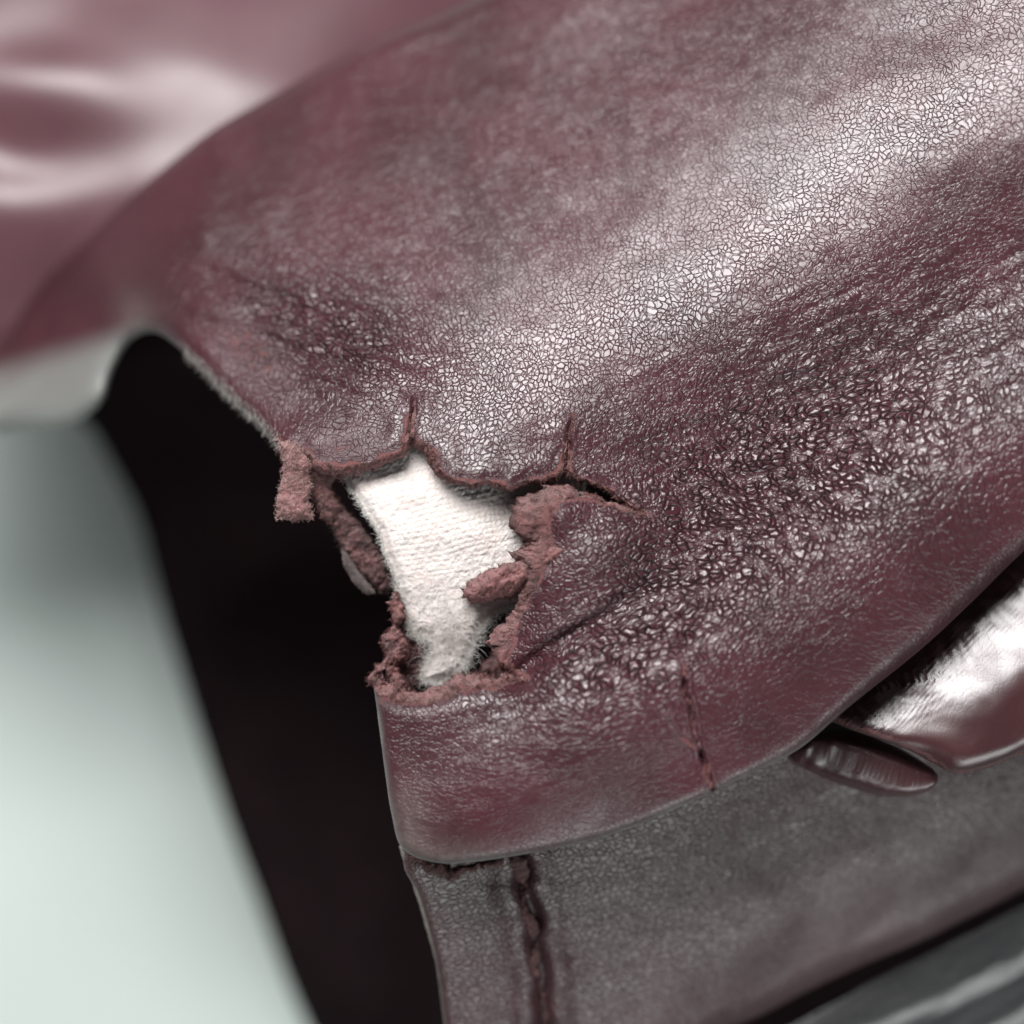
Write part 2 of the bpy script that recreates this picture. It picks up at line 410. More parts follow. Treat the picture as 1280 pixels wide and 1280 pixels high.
# ---- main leather: folds run from lower left to upper right; slope across them
NV = np.array([-.54, .84]); TV = np.array([.84, .54]); CQ = PX((850, 340))[0]
_w = np.array([-9, -7, -5.6, -4.6, -4.0, -3.3, -2.6, -1.8, -1.1, -.5, 0, .6, 1.4, 2.4, 3.4, 4.6, 6])
_g = np.array([-.30, -.26, -.18, -.08, .16, .42, .28, -.06, .04, .22, .34, .46, .55, .58, .60, .66, .7])
_wf = np.linspace(-9, 6, 1501); _gf = np.interp(_wf, _w, _g)
_ker = np.exp(-np.linspace(-2, 2, 81)**2); _ker /= _ker.sum()
_gf = np.convolve(np.pad(_gf, 40, mode='edge'), _ker, 'valid')
_zf = -np.cumsum(_gf)*(_wf[1]-_wf[0]); _zf -= np.interp(-1.2, _wf, _zf)
def H_flap(Q):
    r = Q-CQ; w_ = r@NV; t_ = r@TV
    w_ = w_ + .24*fbm(Q[:, 0]*.35, Q[:, 1]*.35, 11, 2) + .010*t_**2
    z = np.interp(w_, _wf, _zf) + .022*np.clip(t_, -4, 6)**2 - .27
    z = z + .035*fbm(Q[:, 0]*.8+3, Q[:, 1]*.8, 5, 2) + .010*fbm(Q[:, 0]*2.6, Q[:, 1]*2.6, 8, 3)
    # lobe right of the tear: pulled back, falling to the hole
    z = z + .26*gauss(Q, 750, 685, .75, .50, 40) + .16*gauss(Q, 700, 640, .35, .3) - .26*gauss(Q, 635, 800, .45, .7, -15)
    gl, d, par = line_g(Q, [(640, 848), (690, 812), (760, 765), (840, 715)], .12)
    z = z - .20*gl*(1-par*.85)
    z = z - 2.6*smooth(-4.2, -8.4, Q[:, 0])
    kn = np.clip(-2.25-Q[:, 1]+.25*Q[:, 0], 0, 9); z = z - .24*(kn-.5*(1-np.exp(-kn/.5)))*smooth(3.4, .8, Q[:, 0])
    # bottom band sags to the corner
    z = z - .10*gauss(Q, 480, 1040, 1.2, 1.2)
    return z

# outline with the height and roll radius along it: px, py, z, R
OUT = [(820,-140,.45),(600,-6,.45),(450,58,.45),(320,132,.45),(200,214,.45),(120,284,.45),(56,346,.45),(6,420,.45),(-60,500,.45),(-220,640,.45),(-180,720,.4),
       (-80,580,.4),(0,540,.45),(80,532,.42),(122,505,.38),(138,462,.34),(160,426,.32),(195,416,.30),(240,450,.28),(290,500,.26),(340,548,.25),
       (385,630,.22),(432,740,.2),(464,845,.2),(474,910,.2),(482,970,.2),(490,1020,.2),(503,1060,.18),(545,1078,.16),
       (600,1076,.15),(680,1063,.14),(760,1044,.14),(850,1008,.14),(940,966,.15),(1000,935,.18),(1060,884,.24),
       (1140,820,.3),(1210,756,.32),(1290,678,.32),(1420,560,.3),(1560,300,.3),(1560,-260,.5),(1100,-320,.5)]
def lay(pts, H):
    """outline points at the height of the surface they belong to"""
    out = []
    for a, b, r in pts:
        z = 0.0
        for _ in range(4): q = np.array([P(a, b, z)[:2]]); z = float(H(q)[0])-r
        out.append((q[0, 0], q[0, 1], r))
    return np.array(out)
rim = lay(OUT, H_flap)
rim = spline(rim, 6, True)

# the tear, cut out of the leather (photo-like ragged outline)
TEAR = [(300,560),(338,552),(356,548),(374,546),(392,556),(410,572),(432,580),(458,576),(482,570),(497,560),(505,548),(509,528),(515,505),(518,506),(516,530),(520,545),(533,556),(545,570),(552,588),(566,599),
        (590,606),(614,601),(636,607),(658,602),(680,596),(698,592),(704,574),(708,548),(717,524),(720,527),(713,552),(713,590),(738,598),(764,612),(788,632),(812,643),
        (790,641),(764,633),(742,625),(724,622),(704,628),(690,640),(684,660),(690,684),(682,710),(668,738),(654,768),(643,798),(634,826),
        (646,842),(664,848),(640,856),(618,862),(592,862),(566,870),(536,880),(508,878),(484,866),(462,852),(420,850),(330,760)]
t0 = PX(*TEAR); tl = []
for i in range(len(t0)):
    a, b = t0[i], t0[(i+1) % len(t0)]; m = max(2, int(np.linalg.norm(b-a)/.03))
    for k in range(m): tl.append(a+(b-a)*k/m)
tear = np.array(tl); nn = np.roll(tear, -1, 0)-np.roll(tear, 1, 0); nn = np.stack([nn[:, 1], -nn[:, 0]], 1)/np.maximum(np.linalg.norm(nn, axis=1, keepdims=True), 1e-9)
tear = tear + nn*(.035*fbm(tear[:, 0]*5, tear[:, 1]*5, 31, 4, .65))[:, None]

def f_flap(Q):
    d, near, par = sdf(Q, rim); i = np.floor(par).astype(int) % len(rim); R = rim[i, 2]
    dt, _, _ = sdf(Q, tear)
    return np.minimum(d+1.25*R, -dt)
Q, T, cut = clip_grid(-8.2, 7.6, -6.2, 8.2, .03, f_flap)
V, drim, Rr, nrim = roll(Q, rim, H_flap)
dt = -sdf(Q, tear)[0]
# edge of the tear: lips lift a little and are rough
lip = np.exp(-(dt/.10)**2)
V[:, 2] += .05*np.exp(-(dt/.22)**2)*(1+.8*fbm(Q[:, 0]*3, Q[:, 1]*3, 40, 3)) - .05*lip
# cracks: a groove with raised, rubbed lips
worn = np.zeros(len(Q)); worn = np.maximum(worn, (.5+.6*noise(Q[:, 0]*6, Q[:, 1]*6, 54))*np.exp(-(dt/.05)**2))
for pts, dep, wd, lw in [([(846, 800), (853, 850), (862, 895), (872, 930), (880, 962), (888, 994)], .15, .030, .065),
                         ([(828, 888), (845, 908), (866, 928)], .05, .022, .05),
                         ([(716, 520), (711, 545), (707, 590)], .08, .03, .08),
                         ([(514, 488), (515, 512), (508, 548)], .06, .03, .08)]:
    L = spline(PX(*pts), 8); L = L + .05*np.stack([fbm(L[:, 1]*6, L[:, 0], 50), fbm(L[:, 0]*8, L[:, 1]*3, 51)], 1)
    d, _, par = dist_poly(Q, L); par = par/(len(L)-1)
    j = np.clip(.95+.7*noise(Q[:, 0]*9, Q[:, 1]*9, 52), 0, 2)
    V[:, 2] += -dep*np.exp(-(d/wd)**2)*j*smooth(0, .25, par) + .035*np.exp(-((d-lw*.75)/(lw*.5))**2)*smooth(0, .2, par)
    worn = np.maximum(worn, .72*np.exp(-(d/lw)**2)*(.6+.5*noise(Q[:, 0]*9, Q[:, 1]*9, 53)))
# rubbed zones: upper lip of the tear, left corner
worn = np.maximum(worn, .34*gauss(Q, 430, 560, .55, .22, -8)); worn = np.maximum(worn, .42*gauss(Q, 300, 420, .8, .35, -40))
worn = np.maximum(worn, .5*gauss(Q, 500, 872, .35, .14)); worn = np.maximum(worn, .45*gauss(Q, 985, 945, .35, .1, 28))
worn = np.maximum(worn, .50*np.exp(-((drim+.02)/.07)**2)*(Q[:, 1] < -2.2)*(Q[:, 0] > -1.2))
scuff = .85*gauss(Q, 508, 1030, .30, .55, 0)+.7*gauss(Q, 560, 1062, .9, .22, 0)
edge_m = np.exp(-((drim)/.16)**2)
scuff = np.maximum(scuff, .55*edge_m*(Q[:, 1] < 2.6)); scuff = np.maximum(scuff, .9*gauss(Q, 110, 360, .6, .35, -45)); scuff = np.clip(scuff, 0, 1)
# local stretch of the grain: fine wrinkles where the leather is pulled
def stretch(gq, px, py, rx, ry, ang, dirang, kx, ky):
    m = gauss(Q, px, py, rx, ry, ang); c = PX((px, py))[0]; a = math.radians(dirang)
    e1 = np.array([math.cos(a), math.sin(a)]); e2 = np.array([-e1[1], e1[0]]); r = Q-c
    u = r@e1; v = r@e2
    return gq + m[:, None]*((kx-1)*u[:, None]*e1+(ky-1)*v[:, None]*e2)
gq = Q.copy()
gq = stretch(gq, 380, 400, 1.9, 1.0, -20, -24, .62, 1.25)
gq = stretch(gq, 800, 770, 2.2, 1.3, 30, 24, .65, 1.2)
gq = stretch(gq, 700, 980, 2.4, .9, 10, 4, .75, 1.5)
gq = stretch(gq, 1120, 780, 1.6, .8, 35, -8, .60, 1.3)
gq = stretch(gq, 1060, 500, 2.6, 1.1, 26, 24, .66, 1.15)
gq = stretch(gq, 350, 200, 2.4, .9, 35, 30, .55, 1.4)
amp = .55 + .45*gauss(Q, 900, 590, 3.6, 1.7, 30) + .85*gauss(Q, 390, 385, 1.7, .9, -22) + .35*gauss(Q, 790, 770, 1.6, .8, 30) \
      - .30*gauss(Q, 300, 170, 3.0, 1.0, 35) - .22*gauss(Q, 620, 1010, 2.0, .55, 10) - .2*gauss(Q, 1050, 830, 2.5, .7, 30) - .35*gauss(Q, 720, 700, .6, .45, 40)
amp = np.clip(amp*(1+.25*fbm(Q[:, 0]*.9, Q[:, 1]*.9, 60, 3)), .12, 1.4)
fine_ = np.clip(gauss(Q, 1080, 830, 2.4, .8, 32)+gauss(Q, 700, 990, 2.2, .8, 8)+.8*gauss(Q, 330, 470, 1.3, .6, -35)+.5*gauss(Q, 330, 260, 2.5, 1.0, 30), 0, 1)
dome = np.clip(.08+.95*gauss(Q, 1010, 590, 3.8, 1.75, 29)+.6*gauss(Q, 400, 400, 1.6, .7, -22)+.5*gauss(Q, 760, 840, 1.5, .6, 20), 0, 1)
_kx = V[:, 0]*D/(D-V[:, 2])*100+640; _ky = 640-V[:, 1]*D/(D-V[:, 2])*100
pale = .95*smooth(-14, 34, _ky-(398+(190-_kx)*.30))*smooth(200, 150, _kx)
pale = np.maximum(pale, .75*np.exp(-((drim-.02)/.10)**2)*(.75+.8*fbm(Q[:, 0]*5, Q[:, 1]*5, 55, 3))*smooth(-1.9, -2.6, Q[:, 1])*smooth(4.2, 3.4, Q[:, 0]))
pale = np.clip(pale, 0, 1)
# larger directional wrinkles as real relief
def ridged(ax, ang, fr, ratio, seed):
    a = math.radians(ang); u = ax[:, 0]*math.cos(a)+ax[:, 1]*math.sin(a); v = -ax[:, 0]*math.sin(a)+ax[:, 1]*math.cos(a)
    return 1-np.abs(fbm(u*fr*ratio, v*fr, seed, 3))*3
fade = smooth(.0, .3, drim)
V[:, 2] -= fade*.050*gauss(Q, 380, 400, 1.7, .7, -22)*ridged(Q, -22, 3.6, .3, 70)
V[:, 2] -= fade*.034*gauss(Q, 780, 790, 1.8, .6, 28)*ridged(Q, 26, 4.5, .25, 71)
V[:, 2] -= fade*.022*gauss(Q, 1060, 470, 2.8, 1.2, 25)*ridged(Q, 24, 4.2, .3, 72)
gc = np.column_stack([gq, np.zeros(len(Q))]); q3 = np.column_stack([Q, np.zeros(len(Q))])
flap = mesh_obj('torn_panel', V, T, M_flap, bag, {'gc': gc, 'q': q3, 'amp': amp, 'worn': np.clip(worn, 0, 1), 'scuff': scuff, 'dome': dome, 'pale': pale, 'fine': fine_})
flap['label'] = 'pebbled burgundy outer leather with a ragged hole'
NF = vnormals(V, T)

# ---- torn edge: the raw thickness of the leather, following the cut
def wid(q):
    """how far the raw edge leans into the hole / how deep it goes"""
    w_ = np.full(len(q), .07)
    w_ += .34*gauss(q, 690, 640, .30, .30)+.40*gauss(q, 690, 700, .35, .35)+.18*gauss(q, 645, 800, .3, .4)
    w_ += .08*gauss(q, 540, 560, .35, .3)+.10*gauss(q, 420, 570, .4, .2)+.10*gauss(q, 560, 870, .8, .15)
    w_ *= 1-.75*gauss(q, 770, 620, .5, .2)
    w_ *= 1-.5*gauss(q, 625, 603, .7, .15)
    w_ *= 1-.6*gauss(q, 712, 555, .12, .35)
    return w_
rows = 9; SV = []; SF = []; roots = []; rdirs = []
gdt = lambda q: (lambda e: np.stack([sdf(q+[e, 0], tear)[0]-sdf(q-[e, 0], tear)[0], sdf(q+[0, e], tear)[0]-sdf(q-[0, e], tear)[0]], 1))(.05)
off = 0
for ch in chains(cut):
    ch = np.array(ch)
    ok = np.abs(dt[ch]) < .02
    ch = ch[ok]
    if len(ch) < 6: continue
    q = Q[ch]; b = V[ch]; gdir = gdt(q); gdir /= np.maximum(np.linalg.norm(gdir, axis=1, keepdims=True), 1e-6)
    gdir = np.column_stack([np.convolve(np.pad(gdir[:, c_], 30, mode='edge'), np.hanning(61)/np.hanning(61).sum(), 'valid') for c_ in (0, 1)]); gdir /= np.maximum(np.linalg.norm(gdir, axis=1, keepdims=True), .3)
    wv = wid(q)*(1+.6*fbm(q[:, 0]*6, q[:, 1]*6, 80, 4, .7)); dv = .20+.5*wid(q)
    R_ = []
    for k in range(rows):
        th = k/(rows-1)*1.35
        p = np.column_stack([b[:, :2]+gdir*(wv*math.sin(th)/math.sin(1.35))[:, None], b[:, 2]-dv*(1-math.cos(th))/(1-math.cos(1.35))])
        if k:
            e = min(1, k/2.0)
            p[:, 2] += e*(.08*fbm(p[:, 0]*7, p[:, 1]*7+k*.3, 81, 4, .65)+.02*noise(p[:, 0]*30, p[:, 1]*30, 82))
            p[:, 0] += e*.035*noise(p[:, 0]*16, p[:, 1]*16+k*.9, 83); p[:, 1] += e*.035*noise(p[:, 0]*16+5, p[:, 1]*16-k*.9, 84)
        R_.append(p)
        m = rng.random(len(p)) < .22+.5*smooth(0, .4, noise(p[:, 0]*5, p[:, 1]*5, 85))
        roots.append(p[m]); rd = np.column_stack([gdir*.9, np.full(len(gdir), .55-.12*k)]); rdirs.append(rd[m])
    SV.append(np.concatenate(R_)); nC = len(ch)
    i = np.arange(nC-1)
    near_ = np.linalg.norm(b[1:]-b[:-1], axis=1) < .12
    i = i[near_]
    for k in range(rows-1):
        SF.append(np.stack([off+k*nC+i, off+(k+1)*nC+i, off+(k+1)*nC+i+1, off+k*nC+i+1], 1))
    off += rows*nC
edge = mesh_obj('torn_edge', np.concatenate(SV), np.concatenate(SF), M_suede, flap)
edge['label'] = 'ragged pinkish raw leather rim of the hole'
roots = np.concatenate(roots); rdirs = np.concatenate(rdirs)
fibres('leather_fibre', roots, rdirs+rng.normal(0, .6, rdirs.shape), .075, .0034, .9, M_fib, flap, seg=5, seed=4)

# ---- white woven lining under the hole
LIN = PX((400,520),(418,578),(432,606),(450,634),(468,662),(480,692),(490,722),(500,748),(506,776),(514,796),(530,800),(536,816),(531,836),(524,856),(540,864),(560,856),(578,836),(590,812),(604,786),(628,764),(700,740),(725,640),(718,560),(560,500))
ll = spline(LIN, 10, True)
ln = np.roll(ll, -1, 0)-np.roll(ll, 1, 0); ln = np.stack([ln[:, 1], -ln[:, 0]], 1)/np.maximum(np.linalg.norm(ln, axis=1, keepdims=True), 1e-9)
ll = ll+ln*(.03*fbm(ll[:, 0]*6, ll[:, 1]*6, 90, 3))[:, None]
def H_lin(q):
    z = np.interp(-q[:, 1], [-1.2, -.6, -.2, .3, .8, 1.4, 2.3], [-.75, -.62, -.50, -.46, -.52, -.66, -.98])
    z = z + .10*gauss(q, 520, 620, .9, .7) - .25*gauss(q, 690, 640, .55, 1.2) - .12*gauss(q, 400, 600, .4, 1.0, 30)
    return z + .05*fbm(q[:, 0]*1.6, q[:, 1]*1.6, 91, 3)
Ql, Tl, cl = clip_grid(-2.6, 1.2, -2.4, 1.5, .011, lambda q: sdf(q, ll)[0])
dl = sdf(Ql, ll)[0]
a = math.radians(12); warp = .05*fbm(Ql[:, 0]*2, Ql[:, 1]*2, 92, 2)
u = (Ql[:, 0]*math.cos(a)+Ql[:, 1]*math.sin(a)+warp)/.068; v = (-Ql[:, 0]*math.sin(a)+Ql[:, 1]*math.cos(a)+warp*.7)/.068
iu = np.floor(u); iv = np.floor(v); fu = u-iu-.5; fv = v-iv-.5
par_ = ((iu+iv) % 2 == 0)
hw = np.cos(fu*math.pi)**.6*np.cos(fv*math.pi)**.6*(1+.25*np.where(par_, 1, -1))
wear = .35+.65*np.clip(gauss(Ql, 555, 655, .9, .55, 10)*1.3, 0, 1)     # nap hides the weave elsewhere
z = H_lin(Ql)+.014*hw*wear+.018*fbm(Ql[:, 0]*14, Ql[:, 1]*14, 93, 4, .6) - .10*np.exp(-(dl/.07)**2)
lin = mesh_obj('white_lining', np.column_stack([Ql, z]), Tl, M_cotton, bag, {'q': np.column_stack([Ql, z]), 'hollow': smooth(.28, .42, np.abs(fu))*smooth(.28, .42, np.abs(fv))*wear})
lin['label'] = 'fluffy white woven lining cloth showing in the hole'
VL = np.column_stack([Ql, z]); NL = vnormals(VL, Tl)
pick = rng.choice(len(Ql), 3000, replace=False); pick = pick[rng.random(len(pick)) > .75*np.clip((wear[pick]-.35)/.65, 0, 1)]
dirs = NL[pick]*.22+rng.normal(0, .6, (len(pick), 3))*[1, 1, .3]
fibres('lining_nap', VL[pick], dirs, .13, .0017, .5, M_wfib, lin, seg=6, seed=5)
bi = np.unique(np.array(cl).ravel()); bi = np.repeat(bi, 3)
ge = -np.stack([sdf(Ql[bi]+[.03, 0], ll)[0]-sdf(Ql[bi]-[.03, 0], ll)[0], sdf(Ql[bi]+[0, .03], ll)[0]-sdf(Ql[bi]-[0, .03], ll)[0]], 1)
ge /= np.maximum(np.linalg.norm(ge, axis=1, keepdims=True), 1e-6)
low = Ql[bi][:, 1] < -1.0
fibres('lining_fringe', VL[bi]+rng.normal(0, .015, (len(bi), 3)), np.column_stack([ge, rng.normal(.1, .4, len(bi))]),
       np.where(low, .20, .11), .0019, .7, M_wfib, lin, seg=7, seed=6)
# looser tuft at the lower end
k = 700; tq = np.column_stack([rng.normal(-.78, .20, k), rng.normal(-1.55, .28, k)]); inside = sdf(tq, ll)[0] > -.06; tq = tq[inside]
fibres('lining_tuft', np.column_stack([tq, H_lin(tq)]), np.column_stack([rng.normal(.25, .5, len(tq)), rng.normal(-.5, .5, len(tq)), rng.normal(.2, .3, len(tq))]),
       .40, .0020, .6, M_wfib, lin, seg=8, seed=7)

# ---- torn scraps of raw leather round the hole
def scrap(pts, z0, gx_, gy_, mat, fm, seed, nf=500, fl=.07, bulge=.0, rough=.06, thick=.07, rag=.035, label=None):
    L = PX(*pts)*((D-z0)/D); c = L.mean(0); dense = []
    for i in range(len(L)):
        a_, b_ = L[i], L[(i+1) % len(L)]; m_ = max(2, int(np.linalg.norm(b_-a_)/.03))
        for k_ in range(m_): dense.append(a_+(b_-a_)*k_/m_)
    L = np.array(dense); nn_ = np.roll(L, -1, 0)-np.roll(L, 1, 0); nn_ = np.stack([nn_[:, 1], -nn_[:, 0]], 1)/np.maximum(np.linalg.norm(nn_, axis=1, keepdims=True), 1e-9)
    L = L+nn_*(rag*fbm(L[:, 0]*7, L[:, 1]*7, seed, 4, .7))[:, None]*1.6
    lo_, hi_ = L.min(0)-.05, L.max(0)+.05
    q, t, cu = clip_grid(lo_[0], hi_[0], lo_[1], hi_[1], .016, lambda p: sdf(p, L)[0])
    d = sdf(q, L)[0]; w_ = max(d.max(), 1e-3)
    z = z0+gx_*(q[:, 0]-c[0])+gy_*(q[:, 1]-c[1])+bulge*np.sqrt(np.clip(d/w_, 0, 1))
    z = z+rough*1.3*fbm(q[:, 0]*6, q[:, 1]*6, seed+1, 5, .62)+rough*.5*np.abs(fbm(q[:, 0]*13, q[:, 1]*13, seed+2, 3))-.05*np.exp(-(d/.03)**2)
    vv_ = np.column_stack([q, z]); o = mesh_obj('torn_scrap', vv_, t, mat, bag)
    so_ = o.modifiers.new('thickness', 'SOLIDIFY'); so_.thickness = thick*S; so_.offset = -1
    if label: o['label'] = label
    nm = vnormals(vv_, t); i = rng.choice(len(q), nf); e_ = np.unique(np.array(cu).ravel()); e_ = e_[rng.random(len(e_)) < .6]
    ge_ = q[e_]-c
    fibres('scrap_fibre', np.concatenate([vv_[i], vv_[e_]]), np.concatenate([nm[i]*.3+rng.normal(0, .6, (nf, 3)), np.column_stack([ge_*.8, rng.normal(0, .3, len(e_))])+rng.normal(0, .4, (len(e_), 3))]), fl, .0032, .8, fm, o, seg=4, seed=seed)
    return o
scrap([(350,552),(370,554),(384,572),(388,600),(384,628),(390,648),(366,651),(345,646),(347,612),(353,582)], -.48, .1, .1, M_suede_pale, M_fib_pale, 211, nf=700, bulge=.16, label='pale pink tuft of raw leather at the left rim')
scrap([(374,554),(404,562),(424,584),(414,606),(426,634),(412,656),(398,640),(384,600)], -.72, -.2, .1, M_suede_dark, M_fib, 221, bulge=.08)
scrap([(404,606),(424,626),(446,652),(466,676),(484,704),(494,738),(476,742),(456,722),(430,692),(412,660)], -.92, .2, .2, M_suede_dark, M_dfib, 231, bulge=.05, rough=.08)
scrap([(424,682),(433,690),(447,712),(461,730),(470,742),(458,744),(441,728),(429,706)], -.80, .0, .0, M_grey, M_dfib, 241, nf=80, fl=.04, rough=.02, rag=.012, thick=.04, label='thin grey peeling sliver at the left rim')
scrap([(498,736),(507,760),(503,790),(512,806),(500,836),(512,866),(490,872),(464,856),(466,842),(481,826),(477,802),(489,784),(488,756)], -.66, .1, .1, M_suede_mid, M_fib, 251, nf=700, bulge=.10, rough=.10, rag=.06)
scrap([(506,790),(530,800),(530,830),(522,862),(500,870),(492,840)], -1.0, .0, .0, M_suede_dark, M_fib, 261, nf=300, rough=.10, rag=.05)
scrap([(466,850),(498,858),(526,868),(552,860),(576,846),(602,844),(630,850),(612,866),(575,874),(536,886),(500,884),(478,872)], -.56, .0, .0, M_suede_mid, M_fib, 271, nf=900, bulge=.07, rough=.11, rag=.06)
scrap([(722,672),(690,672),(646,698),(606,720),(584,732),(579,745),(590,756),(616,754),(640,742),(668,732),(708,712)], -.30, .22, .05, M_suede_pink, M_fib, 281, nf=900, bulge=.24, rough=.09, rag=.05, label='pinkish raw leather tongue curling over the lining')
scrap([(652,758),(636,770),(624,800),(604,830),(592,856),(628,860),(648,836),(646,800)], -.95, .3, .0, M_suede_dark, M_fib, 291, nf=500, rough=.09)

# ---- pale shiny nap along the rolled rim at the upper left
m = (np.abs(drim) < .30) & (Q[:, 0] < -2.85) & (Q[:, 1] > .8) & (Q[:, 1] < 2.6) & (V[:, 2] > -2.0) & (drim < .28)
ri = np.nonzero(m)[0]
if len(ri) > 1800: ri = rng.choice(ri, 1800, replace=False)
tv = np.column_stack([np.full(len(ri), .25), np.full(len(ri), -.9), np.full(len(ri), .0)])+NF[ri]*.35
fibres('rim_nap', V[ri], tv, .10, .0035, .2, thread('grey_nap', rgb(.10, .075, .07), rgb(.50, .48, .45)), flap, seg=4, seed=21)

# ---- lower panel under the hem
LOW = [(560,960,.2),(505,1064,.14),(524,1120,.14),(542,1190,.14),(556,1290,.14),(575,1460,.2),(700,1500,.4),
       (860,1318,.55),(960,1262,.55),(1060,1212,.55),(1170,1164,.55),(1290,1104,.55),(1480,1010,.5),(1480,700,.5),(1000,700,.4),(600,860,.3)]
def H_low(q):
    y = q[:, 1]
    s_ = q@np.array([-.49, .87])                      # towards the flap
    z = -.72 - .30*smooth(1, 4.5, q[:, 0]) + .40*np.clip(s_+3.4, -9, 0)
    z = z + .10*np.sin(s_*2.6+.8*fbm(q[:, 0]*.5, y*.5, 101, 2)) *smooth(1, 3.5, q[:, 0])*.6
    gl, d, par = line_g(q, [(640, 1040), (645, 1078), (656, 1104), (653, 1128), (663, 1156), (672, 1184), (668, 1208), (676, 1238), (682, 1268), (681, 1300), (690, 1420)], .075)
    z = z - .20*gl + .06*np.exp(-((d-.24)/.16)**2)
    # puckers running off the seam
    z = z + .036*np.exp(-d/.7)*(.5+.8*np.abs(fbm(q[:, 0]*1.2, y*1.2, 104, 2)))*np.sin((y+.15*q[:, 0])*11+2*fbm(q[:, 0]*2, y*2, 103, 2))
    z = z - .05*gauss(q, 560, 1150, .4, .5)
    return z + .04*fbm(q[:, 0]*.9, y*.9, 102, 3)
lrim = spline(lay(LOW, H_low), 6, True)
Q2, T2, c2 = clip_grid(-2.4, 8.6, -8.6, -.6, .035, lambda q: sdf(q, lrim)[0]+.4)
Q2f = Q2
V2, d2, R2, n2 = roll(Q2, lrim, H_low, 1.5)
gq2 = Q2@np.array([[.9, -.25], [.35, 1.25]])
wr = .8*gauss(Q2, 585, 1075, .8, .07)
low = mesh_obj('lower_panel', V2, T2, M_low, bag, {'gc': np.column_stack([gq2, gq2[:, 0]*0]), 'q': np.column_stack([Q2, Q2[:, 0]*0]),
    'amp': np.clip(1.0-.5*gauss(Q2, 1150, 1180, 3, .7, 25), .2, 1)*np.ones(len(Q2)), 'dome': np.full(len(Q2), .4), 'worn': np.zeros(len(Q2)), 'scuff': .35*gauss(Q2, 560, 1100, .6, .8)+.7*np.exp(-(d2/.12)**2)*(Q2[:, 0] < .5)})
low['label'] = 'greyish brown leather panel below the hem'
def on(px, py, H, dz=0.0):
    z = 0.0
    for _ in range(4): q = np.array([P(px, py, z)[:2]]); z = float(H(q)[0])+dz
    return (q[0, 0], q[0, 1], z)
strip_pts = [(*on(a, b, H_low, .02), r) for a, b, r in [(640,1052,.07),(645,1078,.09),(656,1102,.08),(652,1126,.03),(663,1156,.05),(672,1182,.03),(667,1208,.06),(676,1236,.02),(683,1268,.05),(680,1300,.03),(690,1400,.05)]]
o, sv, sn = tube('seam', strip_pts, .1, M_suede_dark, low, sides=18, n=16, lump=.09, freq=6, flat=.6, seed=22); o['label'] = 'dark raised seam running down the lower panel'
i = rng.choice(len(sv), 350); fibres('seam_fibre', sv[i], sn[i], .07, .004, .5, M_dfib, low, seg=4, seed=23)
pip = [(*on(a, b, H_low, -.12), .03) for a, b in [(500,1056),(507,1074),(521,1114),(533,1152),(546,1202),(555,1250),(563,1330)]]  # thin pale strand along the left edge of the panel
o, _, _ = tube('edge_strand', pip, .03, M_edge, low, sides=10, n=10, lump=.015, freq=5)
frag = [(*on(a, b, H_low, .03), r) for a, b, r in [(512,1070,.05),(532,1080,.05),(552,1088,.08),(568,1090,.05),(600,1082,.03),(630,1074,.05)]]
o, sv, sn = tube('frayed_seam', frag, .05, M_suede_dark, low, sides=14, n=12, lump=.08, freq=9, flat=.6, seed=24)
i = rng.choice(len(sv), 260); fibres('frayed_thread', sv[i], sn[i], .09, .004, .5, M_dfib, low, seg=5, seed=25)

# ---- glossy fold and tab at the right
FOLD = [(1010,880,.2),(1050,906,.16),(1105,926,.18),(1140,940,.24),(1166,954,.3),(1192,966,.32),(1232,960,.30),(1300,932,.26),(1480,860,.3),(1480,500,.3),(1250,640,.3),(1090,780,.3)]
hemL = spline(PX((1000,935),(1060,884),(1140,820),(1210,756),(1290,678),(1420,560)), 8)
_fd = np.linspace(0, 4, 200); _fz = -.90+np.cumsum(np.interp(_fd, [0, .25, .5, .75, 1.05, 1.3, 1.7, 2.2, 4], [1.0, .72, .54, .50, .42, .15, -.12, -.3, -.4]))*(_fd[1]-_fd[0])
def H_fold(q):
    d, near, par = dist_poly(q, hemL)
    z = np.interp(d, _fd, _fz)
    # gathers where it is pinched under the hem
    ang = par*2.1
    z = z + .020*np.exp(-(d/.5)**2)*np.sin(ang*9+5*fbm(q[:, 0]*1.5, q[:, 1]*1.5, 111, 2))*smooth(.05, .3, d)
    z = z + .005*np.exp(-(d/.6)**2)*np.sin(ang*36+4*fbm(q[:, 0]*2, q[:, 1]*2, 113, 2))
    return z + .03*fbm(q[:, 0]*1.4, q[:, 1]*1.4, 112, 3) - .12*gauss(q, 1165, 960, .3, .25)
frim = spline(lay(FOLD, H_fold), 8, True)
Q3, T3, _ = clip_grid(3.0, 8.8, -4.6, 1.6, .03, lambda q: sdf(q, frim)[0]+.3)
V3, d3, R3, _ = roll(Q3, frim, H_fold, 1.5)
dh = dist_poly(Q3, hemL)[0]
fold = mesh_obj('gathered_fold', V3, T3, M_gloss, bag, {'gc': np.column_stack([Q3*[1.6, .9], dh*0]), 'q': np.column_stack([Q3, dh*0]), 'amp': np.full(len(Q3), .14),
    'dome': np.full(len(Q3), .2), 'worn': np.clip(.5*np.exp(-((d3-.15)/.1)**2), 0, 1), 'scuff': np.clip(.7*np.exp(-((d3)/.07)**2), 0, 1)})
fold['label'] = 'glossy gathered leather fold tucked under the hem'
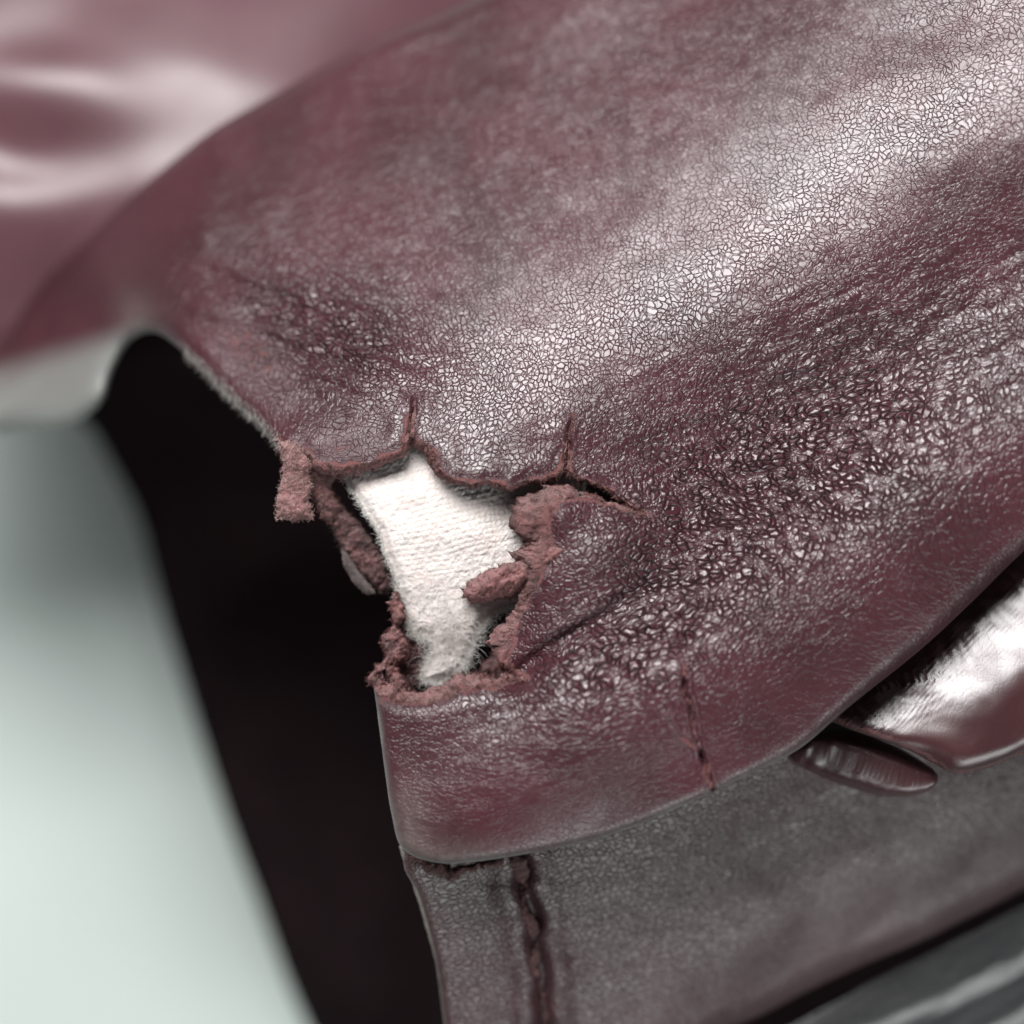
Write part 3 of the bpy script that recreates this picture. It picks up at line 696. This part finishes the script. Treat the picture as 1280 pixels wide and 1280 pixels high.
# small tab: a lens-shaped tongue of leather
TAB = [(985,945,.16),(1010,922,.16),(1060,912,.18),(1110,928,.18),(1150,950,.16),(1172,970,.14),(1158,990,.16),(1110,996,.2),(1060,984,.2),(1015,966,.16)]
def H_tab(q):
    c = PX((1085, 955))[0]*1.03; r = q-c; u = r@np.array([.94, -.34]); v = r@np.array([.34, .94])
    return -.92+.10*u - .35*(v/.4)**2*.5 + .05*np.exp(-((v-.12)/.12)**2) + .012*np.sin(u*22+3*fbm(q[:, 0]*3, q[:, 1]*3, 121, 2))*np.exp(-((u+.7)/.4)**2) + .015*fbm(q[:, 0]*3, q[:, 1]*3, 122, 3)
trim = spline(lay(TAB, H_tab), 8, True)
Q4, T4, _ = clip_grid(3.2, 6.2, -4.4, -2.4, .02, lambda q: sdf(q, trim)[0]+.12)
V4, d4, R4, _ = roll(Q4, trim, H_tab, 1.5)
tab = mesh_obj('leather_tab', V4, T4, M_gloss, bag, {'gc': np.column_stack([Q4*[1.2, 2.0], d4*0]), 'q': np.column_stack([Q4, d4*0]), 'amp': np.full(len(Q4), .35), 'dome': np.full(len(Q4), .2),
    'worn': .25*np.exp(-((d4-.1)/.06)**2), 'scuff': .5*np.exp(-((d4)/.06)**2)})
tab['label'] = 'small glossy leather tongue between hem and fold'

# ---- dark shiny strap at the lower right
def H_strap(q):
    s_ = q@np.array([.45, .89])
    return -3.6+.0*s_
c0 = np.array(P(1250, 1244, -3.9)[:2]); e1 = np.array([.895, .446]); e2 = np.array([-.446, .895])
uu = np.linspace(-8, 5, 260); vv = np.linspace(-1.6, 1.05, 90); gu, gv = np.meshgrid(uu, vv)
z = -3.9 + .38*gv - .30*np.clip(gv-.3, 0, 9)**2 - .5*np.clip(-gv-.9, 0, 9)**1.5 + .07*np.sin(gv*4.2+1.2*fbm(gu*.5, gv*.5, 131, 2)+.2*gu) + .035*fbm(gu*.8, gv*3, 132, 3)
X = c0[0]+gu*e1[0]+gv*e2[0]; Y = c0[1]+gu*e1[1]+gv*e2[1]
I = np.arange(gu.size).reshape(gu.shape)
F = np.stack([I[:-1, :-1].ravel(), I[:-1, 1:].ravel(), I[1:, 1:].ravel(), I[1:, :-1].ravel()], 1)
q5 = np.column_stack([gu.ravel(), gv.ravel(), gu.ravel()*0]); one = np.ones(gu.size)
strap = mesh_obj('strap', np.column_stack([X.ravel(), Y.ravel(), z.ravel()]), F, M_strap, bag, {'gc': q5, 'q': q5, 'amp': one*.5, 'dome': one*.2, 'worn': one*0, 'scuff': one*.1})
strap['label'] = 'shiny black leather strap out of focus below the panel'
so = strap.modifiers.new('thickness', 'SOLIDIFY'); so.thickness = .2*S; so.offset = -1

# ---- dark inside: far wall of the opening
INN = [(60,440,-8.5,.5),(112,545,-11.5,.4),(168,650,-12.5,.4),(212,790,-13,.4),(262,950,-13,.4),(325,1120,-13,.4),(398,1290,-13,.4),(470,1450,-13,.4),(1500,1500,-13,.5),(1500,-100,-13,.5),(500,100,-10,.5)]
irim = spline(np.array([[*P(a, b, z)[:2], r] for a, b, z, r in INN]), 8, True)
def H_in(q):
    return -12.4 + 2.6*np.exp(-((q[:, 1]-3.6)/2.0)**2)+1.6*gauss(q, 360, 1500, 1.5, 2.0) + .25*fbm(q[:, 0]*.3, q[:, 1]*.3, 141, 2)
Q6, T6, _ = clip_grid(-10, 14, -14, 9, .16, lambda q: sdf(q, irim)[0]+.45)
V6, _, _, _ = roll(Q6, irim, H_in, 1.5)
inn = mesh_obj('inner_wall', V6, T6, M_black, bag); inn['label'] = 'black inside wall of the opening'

# ---- out-of-focus folds behind, upper left
def H_back(q):
    c = np.array(P(160, 140, -6.6)[:2]); r = q-c; a = math.radians(-6)
    u = r[:, 0]*math.cos(a)+r[:, 1]*math.sin(a); v = -r[:, 0]*math.sin(a)+r[:, 1]*math.cos(a)
    z = -6.6 - .06*r[:, 0] - .13*r[:, 1]                        # nearly flat: mirrors the window
    sp = lambda x, w_: w_*np.log1p(np.exp(np.clip(x/w_, -30, 30)))
    z = z - .34*sp(v-.95+.12*u, .18)                            # falls away behind
    z = z - .52*sp(-v-1.30+.15*u, .20)                          # and in front
    e = np.array(P(35, 150, -6.6)[:2]); rr_ = np.sqrt(((q[:, 0]-e[0])/1.75)**2+((q[:, 1]-e[1])/.95)**2)
    z = z + np.exp(-rr_**3)*.60*((q[:, 1]-e[1])*.8+(q[:, 0]-e[0])*.25)   # pocket
    z = z - .40*sp(u-2.2-.4*v, .35)
    return z + .12*fbm(q[:, 0]*.4, q[:, 1]*.4, 151, 2)
gx, gy = np.meshgrid(np.linspace(-13, 4, 170), np.linspace(0, 1, 120)); gy = 2.3+smooth(-8.2, -6.0, gx)*2.6+gy*(14-2.3-smooth(-8.2, -6.0, gx)*2.6); q7 = np.column_stack([gx.ravel(), gy.ravel()])
I = np.arange(gx.size).reshape(gx.shape); F = np.stack([I[:-1, :-1].ravel(), I[:-1, 1:].ravel(), I[1:, 1:].ravel(), I[1:, :-1].ravel()], 1)
q7z = np.column_stack([q7, q7[:, 0]*0]); one = np.ones(len(q7))
z7 = H_back(q7)
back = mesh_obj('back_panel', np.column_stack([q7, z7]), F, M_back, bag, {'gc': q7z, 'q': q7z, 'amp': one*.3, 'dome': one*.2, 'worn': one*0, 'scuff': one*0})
back['label'] = 'blurred rose burgundy leather folds behind the corner'
